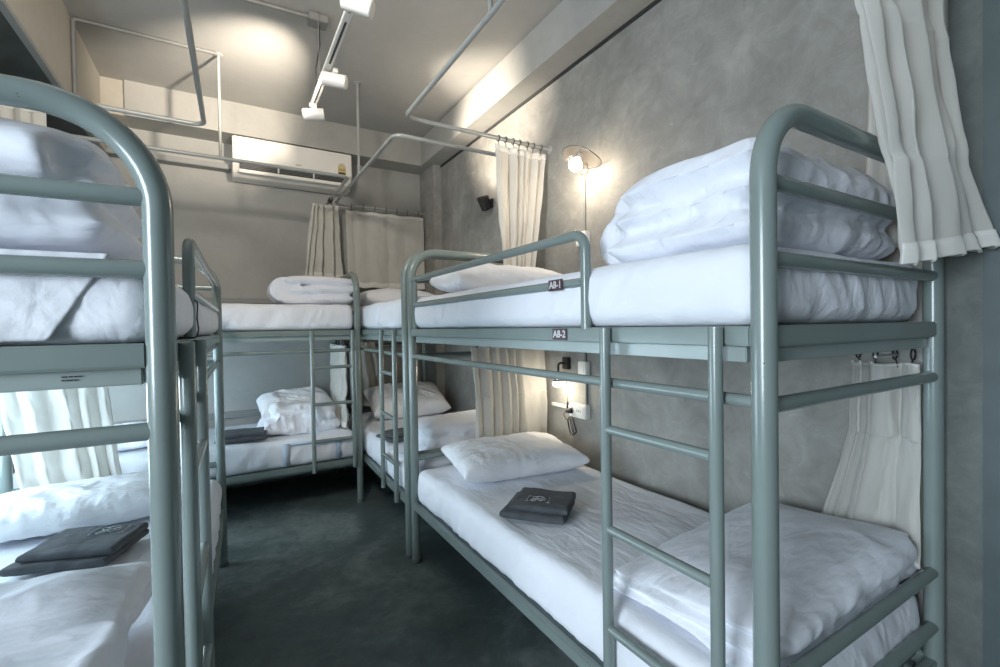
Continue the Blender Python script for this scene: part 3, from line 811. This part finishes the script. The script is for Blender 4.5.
curtain('off-white curtain hanging beside the ladder of the crosswise lower bunk', (.800, 4.28, 1.22), (.800, 3.72, 1.22), (.800, 4.30, .575), (.800, 3.71, .575), (-1, 0, 0), 5, .012, 5, 1.245, 7, (.9, 1.1))
curtain('cream curtain at the far end of the far right lower bunk, widening downwards', (1.00, 4.475, 1.22), (1.24, 4.475, 1.22), (1.00, 4.475, .60), (1.36, 4.475, .60), (0, -1, 0), 3.5, .018, 4, 1.245, 8, nu=90)
curtain('bright backlit curtain at the head of the near left lower bunk', (-.93, 2.995, 1.215), (-.525, 2.995, 1.215), (-.835, 3.005, .56), (-.465, 3.005, .56), (0, -1, 0), 4.5, .011, 5, 1.245, 9, (.8, 1.2), nu=120)
curtain('off-white curtain above the near left upper bunk at the left edge of the view', (-1.14, 3.08, 2.465), (-.735, 3.09, 2.465), (-1.14, 3.09, 1.60), (-.72, 3.10, 1.60), (0, -1, 0), 6, .020, 5, ZR, 10)

# ------------------------------------------------------------------ air conditioner
def air_con():
    x0, x1, y0, y1, z0, z1 = .078, 1.020, 4.325, YB-.001, 2.628, 2.938
    root = empty('air_conditioner', ((x0+x1)/2, y1, z0), 'white wall-mounted air conditioner with a yellow energy label', 'air conditioner')
    bm = bmesh.new()   # body with a slanted underside, cross-section swept along x
    prof = [(y1, z1), (y0+.018, z1), (y0+.004, z1-.010), (y0, z1-.03), (y0+.002, z0+.105), (y0+.020, z0+.092), (y0+.055, z0+.028), (y0+.075, z0+.012), (y0+.10, z0), (y1, z0)]
    rings = [[bm.verts.new((x, y, z)) for y, z in prof] for x in (x0, x1)]
    n = len(prof)
    for k in range(n): bm.faces.new((rings[0][k], rings[0][(k+1) % n], rings[1][(k+1) % n], rings[1][k]))
    bm.faces.new(rings[0]); bm.faces.new(rings[1])
    mesh_obj('casing', bm, M['acwhite'], root, smooth=False)
    fp = box('front_panel', (x0+.004, y0-.012, z0+.100), (x1-.004, y0+.012, z1-.006), M['acwhite'], root, .007)
    v = box('air_outlet', (x0+.050, y0+.004, z0+.050), (x1-.050, y0+.05, z0+.094), M['dark'], root, .002)
    for i in range(3):
        box('outlet_vane', (x0+.052, y0+.001, z0+.056+.013*i), (x1-.052, y0+.016, z0+.0585+.013*i), M['conduit'], v)
    for i in (1, 2): box('outlet_divider', (x0+.05+i*.28, y0-.001, z0+.05), (x0+.062+i*.28, y0+.02, z0+.094), M['acwhite'], v)
    box('outlet_flap', (x0+.045, y0+.003, z0+.018), (x1-.045, y0+.026, z0+.046), M['acwhite'], root, .004, seg=2)
    # energy label: rounded-top yellow sticker with a dark foot
    lx, lz = x1-.088, z0+.158
    bm = bmesh.new(); yy = y0-.0135
    outer = [(-.034, -.045), (.034, -.045), (.034, .020)]+[(.034*cos(a), .020+.036*sin(a)) for a in [i*pi/14 for i in range(1, 14)]]+[(-.034, .020)]
    f = [bm.verts.new((lx+a, yy, lz+b)) for a, b in outer]; b_ = [bm.verts.new((lx+a, yy+.0013, lz+b)) for a, b in outer]; n = len(outer)
    bm.faces.new(f); bm.faces.new(b_)
    for k in range(n): bm.faces.new((f[k], f[(k+1) % n], b_[(k+1) % n], b_[k]))
    lab = mesh_obj('energy_label', bm, M['yellow'], root, smooth=False)
    bm = bmesh.new()
    tr = [(.026*cos(a), .020+.027*sin(a)) for a in [i*pi/12 for i in range(13)]]
    add_tube(bm, [(lx+a, yy-.0006, lz+b) for a, b in tr], .0028, 6)
    add_box(bm, (lx-.012, yy-.001, lz+.014), (lx+.012, yy, lz+.026)); mesh_obj('label_arch', bm, M['tagtext'], lab, smooth=False)
    bm = bmesh.new(); add_box(bm, (lx-.030, yy-.001, lz-.042), (lx+.030, yy, lz-.026)); add_box(bm, (lx-.028, yy-.001, lz-.006), (lx+.028, yy, lz-.002)); mesh_obj('label_print', bm, M['dark'], lab, smooth=False)
    bm = bmesh.new(); cx = (x0+x1)/2+.020
    for i in range(4): add_box(bm, (cx-.018+.0105*i, y0-.0135, z0+.134), (cx-.018+.0105*i+.007, y0-.0115, z0+.142))
    mesh_obj('maker_mark', bm, M['conduit'], root, smooth=False)
air_con()

# ------------------------------------------------------------------ track lighting
ZT = 2.745
tx = .500
tr = empty('light_track', (tx, 2.45, ZT), 'white light track hanging under the ceiling with a black slot', 'track light')
box('track_channel', (tx-.018, 1.55, ZT), (tx+.018, 3.09, ZT+.022), M['trackw'], tr, .003)
for y0_, y1_ in ((1.60, 2.10), (2.17, 2.55), (2.64, 3.04)): box('track_slot', (tx-.005, y0_, ZT-.0012), (tx+.005, y1_, ZT+.002), M['dark'], tr)
box('end_cap', (tx-.020, 3.088, ZT-.002), (tx+.020, 3.112, ZT+.024), M['trackw'], tr, .003)
for y in (1.75, 2.85): tube('suspension_wire', [(tx, y, ZT+.02), (tx, y, ZC-.002)], .0018, M['conduit'], tr, 6)
def head(x, y, aim, label, lit=True):
    """cylindrical spotlight on a stub joint"""
    aim = Vector(aim).normalized(); c = Vector((x, y, ZT-.055)); L = .125
    root = empty('spotlight', (x, y, ZT), label, 'spotlight', 'white spotlights on the light track')
    box('track_adapter', (x-.013, y-.03, ZT-.026), (x+.013, y+.03, ZT-.001), M['trackw'], root, .003)
    lathe('swivel_joint', [(0, -.030), (.010, -.030), (.010, 0), (0, 0)], (x, y, ZT-.024), M['trackw'], root, seg=14)
    a = c-aim*L*.5
    lathe('lamp_housing', [(0, 0), (.030, 0), (.035, .005), (.035, L), (.031, L), (.029, L-.02), (0, L-.02)], a, M['trackw'], root, axis=aim, seg=28)
    lathe('lens', [(0, .002), (.018, .001), (.027, 0), (0, 0)], a+aim*(L-.018), M['lens'] if lit else M['black'], root, axis=aim, seg=24)
    return a+aim*(L+.01), aim
h1 = head(.50, 3.075, (1, -.30, .10), 'white spotlight at the far end of the light track, turned to the right wall', False)
h2 = head(.535, 2.60, (-.85, .40, .16), 'middle white spotlight of the light track, aimed at the bright ceiling patch', True)
h3 = head(.500, 1.95, (-.85, .45, .30), 'white spotlight nearest the viewer on the track, glowing towards the left', True)

jb = box('junction_box', (.455, 2.87, ZC-.045), (.560, 2.96, ZC-.001), M['conduit'], bev=.004); tag(jb, 'grey junction box on the ceiling above the light track', 'junction box')
tag(tube('power_cable', fillet([(.515, 2.915, ZC-.045), (.520, 2.93, 3.05), (.500, 2.96, 2.92), (.500, 2.97, ZT+.018)], .05, 5), .0045, M['black']), 'black cable dropping from the ceiling junction box to the light track', 'cable')
tag(tube('conduit_pipe', [(-.25, 2.955, ZC-.012), (.455, 2.915, ZC-.012)], .0115, M['conduit']), 'grey conduit running across the ceiling into the junction box', 'conduit', 'ceiling conduits')
tag(tube('conduit_pipe', fillet([(-.012, 3.60, ZC-.012), (-.728, 3.60, ZC-.012), (-.728, 3.60, 2.70)], .02, 4), .0115, M['conduit']), 'grey conduit crossing the ceiling above the left beam and turning down its face', 'conduit', 'ceiling conduits')

# ------------------------------------------------------------------ wall lamp, clip lamp, sockets on the right wall
wl = empty('wall_lamp', (XR, 2.11, 2.28), 'lit wall lamp with a bare bulb under a smoky shallow shade', 'wall lamp')
lathe('wall_plate', [(0, 0), (.034, 0), (.034, .010), (.025, .02), (0, .02)], (XR, 2.11, 2.275), M['conduit'], wl, axis=(-1, 0, 0))
tube('lamp_arm', fillet([(XR-.015, 2.11, 2.275), (1.80, 2.105, 2.315), (1.745, 2.03, 2.325)], .03, 5), .006, M['chip'], wl, 10)
ax = Vector((-.35, .10, -.93)).normalized(); pc = Vector((1.745, 2.025, 2.320))
bm = bmesh.new(); n_, b_ = frame_of(ax); rs = []
for i in range(11):
    u = i/10; r_ = .012+.100*u; ring = []
    for k in range(48):
        th = 2*pi*k/48; rr = r_*(1+.06*u*sin(3*th)); ring.append(bm.verts.new(pc+Vector((0, -.040*u, 0))+ax*(.035*u*u+.010*u*sin(2*th+1))+n_*rr*cos(th)+b_*rr*sin(th)))
    rs.append(ring)
for A, B in zip(rs, rs[1:]):
    for k in range(48): bm.faces.new((A[k], A[(k+1) % 48], B[(k+1) % 48], B[k]))
rim = [v.co.copy() for v in rs[-1]]
sh = mesh_obj('lamp_shade', bm, M['shade'], wl, recalc=False); so = sh.modifiers.new('t', 'SOLIDIFY'); so.thickness = .0025
tube('shade_rim', rim, .0022, M['black'], sh, 8, closed=True)
lathe('bulb_socket', [(0, -.022), (.015, -.022), (.015, .022), (.012, .028), (0, .028)], pc, M['chip'], wl, axis=ax)
BP = pc+ax*.062
lathe('light_bulb', [(0, -.040), (.012, -.040), (.015, -.030), (.032, -.012), (.038, .006), (.033, .025), (.018, .038), (0, .042)], BP, M['bulb'], wl, axis=ax, seg=28)
tag(tube('lamp_conduit', [(XR-.008, 2.11, 2.24), (XR-.008, 2.11, 1.905)], .0085, M['conduit']), 'thin grey conduit dropping from the wall lamp to the white wall box', 'conduit')
wb = empty('switch_box', (XR, 2.11, 1.865), 'white box on the wall below the lit lamp, behind the guard rail', 'switch box')
box('box_body', (XR-.045, 2.068, 1.822), (XR-.001, 2.152, 1.905), M['white'], wb, .005)
box('rocker_switch', (XR-.050, 2.095, 1.843), (XR-.044, 2.125, 1.885), M['white'], wb, .002)
tag(tube('wall_conduit', [(XR-.008, 2.12, 1.821), (XR-.008, 2.12, 1.135)], .0085, M['conduit']), 'grey conduit between the two white wall boxes, passing behind the upper mattress', 'conduit')
ob = empty('outlet_box', (XR, 2.12, 1.09), 'small white wall box just under the upper deck, above the double socket', 'outlet box')
box('box_body', (XR-.038, 2.082, 1.045), (XR-.001, 2.158, 1.134), M['white'], ob, .005)
box('cover_insert', (XR-.041, 2.100, 1.065), (XR-.037, 2.140, 1.115), M['white'], ob, .0015)
tag(tube('wall_conduit', [(XR-.008, 2.115, 1.044), (XR-.008, 2.115, .875)], .0085, M['conduit']), 'short grey conduit between the small wall box and the lower socket', 'conduit')
sk = empty('power_socket', (XR, 2.17, .83), 'white double socket on the concrete wall with a black plug in it', 'power socket')
box('socket_body', (XR-.045, 2.085, .790), (XR-.001, 2.235, .873), M['white'], sk, .005)
box('socket_face', (XR-.049, 2.100, .802), (XR-.044, 2.220, .861), M['white'], sk, .0025)
for y in (2.125, 2.140, 2.155): box('socket_slot', (XR-.0498, y-.002, .828), (XR-.0488, y+.002, .842), M['dark'], sk)
tag(box('cable_trunking', (XR-.018, 2.236, .825), (XR-.001, 2.45, .845), M['white'], bev=.002), 'white cable trunking running along the wall from the socket behind the curtain', 'trunking')
pg = empty('cable_plug', (XR-.05, 2.195, .832), 'black plug with a coiled black cord hanging from the wall socket', 'plug')
lathe('plug_body', [(0, 0), (.017, 0), (.018, .012), (.013, .030), (.006, .042), (0, .042)], (XR-.050, 2.197, .832), M['black'], pg, axis=(-.75, .6, -.15))
cp = [(XR-.085, 2.222, .825), (XR-.080, 2.245, .80), (XR-.055, 2.245, .765)]
for i in range(90):
    a_ = i*2*pi/18; k = i/90
    cp.append((XR-.030-.012*sin(a_*.37), 2.228+(.030+.006*sin(i*.7))*cos(a_), .728+(.048+.008*cos(i*.5))*sin(a_+.5)))
tube('coiled_cord', cp, .0024, M['black'], pg, 6)
rl = empty('reading_lamp', (XR-.05, 2.29, 1.0), 'lit round reading lamp under the upper deck beside the lower curtain', 'reading lamp')
box('lamp_bracket', (XR-.030, 2.262, 1.075), (XR-.001, 2.318, 1.150), M['black'], rl, .004)
lathe('lamp_holder', [(0, 0), (.015, 0), (.017, .02), (.024, .045), (.036, .054), (0, .054)], (XR-.085, 2.285, 1.060), M['black'], rl, axis=(0, 0, -1))
tube('lamp_neck', fillet([(XR-.025, 2.29, 1.11), (XR-.085, 2.285, 1.12), (XR-.085, 2.285, 1.055)], .02, 4), .007, M['black'], rl, 10)
lathe('lamp_globe', [(0, -.016), (.026, -.014), (.036, -.004), (.037, .004), (.030, .016), (.015, .022), (0, .023)], (XR-.085, 2.285, .990), M['bulb2'], rl, axis=(0, 0, -1), seg=28)
tube('pull_cord', [(XR-.045, 2.255, 1.03), (XR-.045, 2.25, .87), (XR-.04, 2.245, .83)], .0018, M['black'], rl, 6)
lathe('cord_switch', [(0, 0), (.006, 0), (.007, .02), (.006, .05), (0, .05)], (XR-.043, 2.250, .875), M['black'], rl, axis=(0, .1, -1), seg=10)

cl = empty('clip_lamp', (1.80, 3.22, 2.28), 'small black spot lamp on the wall behind the bunched curtain, shining upwards', 'spot lamp')
box('wall_bracket', (XR-.022, 3.20, 2.30), (XR-.001, 3.26, 2.37), M['black'], cl, .003)
tube('lamp_neck', [(XR-.012, 3.23, 2.345), (1.775, 3.215, 2.345)], .008, M['black'], cl, 10)
cax = Vector((-.42, -.25, .87)).normalized()
lathe('lamp_housing', [(0, 0), (.030, 0), (.036, .006), (.050, .105), (.047, .105), (.034, .015), (0, .012)], Vector((1.775, 3.21, 2.345))-cax*.075, M['black'], cl, axis=cax, seg=26)
lathe('lens', [(0, 0), (.034, 0), (.034, .004), (0, .006)], Vector((1.775, 3.21, 2.345))-cax*.05, M['lens'], cl, axis=cax, seg=20)

# thin lead clipped to the near left bunk's guard
ld = empty('clip_on_light', f4(.56, .03, 1.47), 'small black clip-on light with a trailing lead on the near left guard rail', 'clip light')
box('clip', (-.020, -.012, -.016), (.020, .018, .016), M['black'], ld, .004, basis(f4(.62, .028, 1.470), (0, 1, 0), (1, 0, 0)))
tube('lead', fillet([f4(.60, .03, 1.46), f4(.50, -.022, 1.45), f4(.49, -.020, 1.40), f4(.475, -.024, 1.37), f4(.47, -.020, 1.345), f4(.50, .022, 1.348)], .02, 4), .0022, M['black'], ld, 6)

# ------------------------------------------------------------------ lights
def area(name, loc, aim, sx, sy, col, e, spread=180):
    l = bpy.data.lights.new(name, 'AREA'); l.shape = 'RECTANGLE'; l.size = sx; l.size_y = sy; l.color = col; l.energy = e; l.spread = radians(spread)
    o = bpy.data.objects.new(name, l); COL.objects.link(o); o.location = loc
    o.rotation_euler = (Vector(aim)-Vector(loc)).to_track_quat('-Z', 'Y').to_euler(); return o
def spot(name, loc, d, col, e, ang, blend=1., rad=.03):
    l = bpy.data.lights.new(name, 'SPOT'); l.color = col; l.energy = e; l.spot_size = radians(ang); l.spot_blend = blend; l.shadow_soft_size = rad
    o = bpy.data.objects.new(name, l); COL.objects.link(o); o.location = loc
    o.rotation_euler = Vector(d).to_track_quat('-Z', 'Y').to_euler(); return o
def point(name, loc, col, e, rad=.03):
    l = bpy.data.lights.new(name, 'POINT'); l.color = col; l.energy = e; l.shadow_soft_size = rad
    o = bpy.data.objects.new(name, l); COL.objects.link(o); o.location = loc; return o
WARM = (1.0, .87, .72)
area('added_bay_daylight', (XN+.02, (VY0+VY1)/2, (VZ0+VZ1)/2), (2, (VY0+VY1)/2+1.8, 1.15), 1.7, 1.65, (.77, .88, 1.0), 104)  # daylight of the added bay window, out of view
area('daylight_side_window', (XL+.02, (WY0+WY1)/2, (WZ0+WZ1)/2), (2, (WY0+WY1)/2, .9), 2.25, .60, (.58, .82, 1.0), 12.5)
spot('ceiling_spot', h2[0], Vector((.04, 4.05, ZC))-h2[0], WARM, 105, 58, 1., .03)
spot('overhead_fill', (-.40, 1.0, 2.88), (.25, 1, -.12), (1.0, .94, .86), 78, 120, 1., .12)  # added fill for the upper back of the room, no lamp hangs here
point('far_bunk_fill', (1.78, 3.05, 1.02), (1.0, .86, .68), 2.2, .05)  # added warm fill inside the far right lower bunk, without a lamp
spot('wall_spot', h1[0], Vector((1.70, 3.02, 2.86))-h1[0], WARM, 110, 58, 1., .03)
spot('clip_lamp_light', Vector((1.775, 3.21, 2.345))+cax*.04, (-.15, -.1, 1), WARM, 5, 130)
point('wall_lamp_light', BP+ax*.06, WARM, 3, .035)
point('reading_lamp_light', (XR-.10, 2.285, .965), (1.0, .88, .70), 1.6, .03)
w = bpy.data.worlds.new('World'); SC.world = w; w.use_nodes = True
w.node_tree.nodes['Background'].inputs['Color'].default_value = (.70, .82, 1, 1); w.node_tree.nodes['Background'].inputs['Strength'].default_value = .6

# ------------------------------------------------------------------ camera
F, YAW, PIT, ROL = 461.74, .535969, -.015095, -.01586
fw = Vector((sin(YAW)*cos(PIT), cos(YAW)*cos(PIT), sin(PIT))); rt = Vector((cos(YAW), -sin(YAW), 0)); up = rt.cross(fw)
r2_ = rt*cos(ROL)+up*sin(ROL); u2_ = -rt*sin(ROL)+up*cos(ROL)
cam = bpy.data.cameras.new('camera'); cam.sensor_width = 36; cam.sensor_fit = 'HORIZONTAL'; cam.lens = F/1000*36; cam.clip_start = .05
co = bpy.data.objects.new('camera', cam); COL.objects.link(co)
m = Matrix.Identity(4)
for i in range(3): m[i][0] = r2_[i]; m[i][1] = u2_[i]; m[i][2] = -fw[i]
m.translation = Vector((0, 0, 1.35)); co.matrix_world = m
SC.camera = co
SC.view_settings.view_transform = 'Standard'; SC.view_settings.look = 'None'; SC.view_settings.gamma = 1; SC.view_settings.use_curve_mapping = False
SC.view_settings.exposure = 1.02
SC.cycles.use_denoising = True
SC.cycles.max_bounces = 12; SC.cycles.diffuse_bounces = 8; SC.cycles.transparent_max_bounces = 16
SC.cycles.sample_clamp_indirect = 6
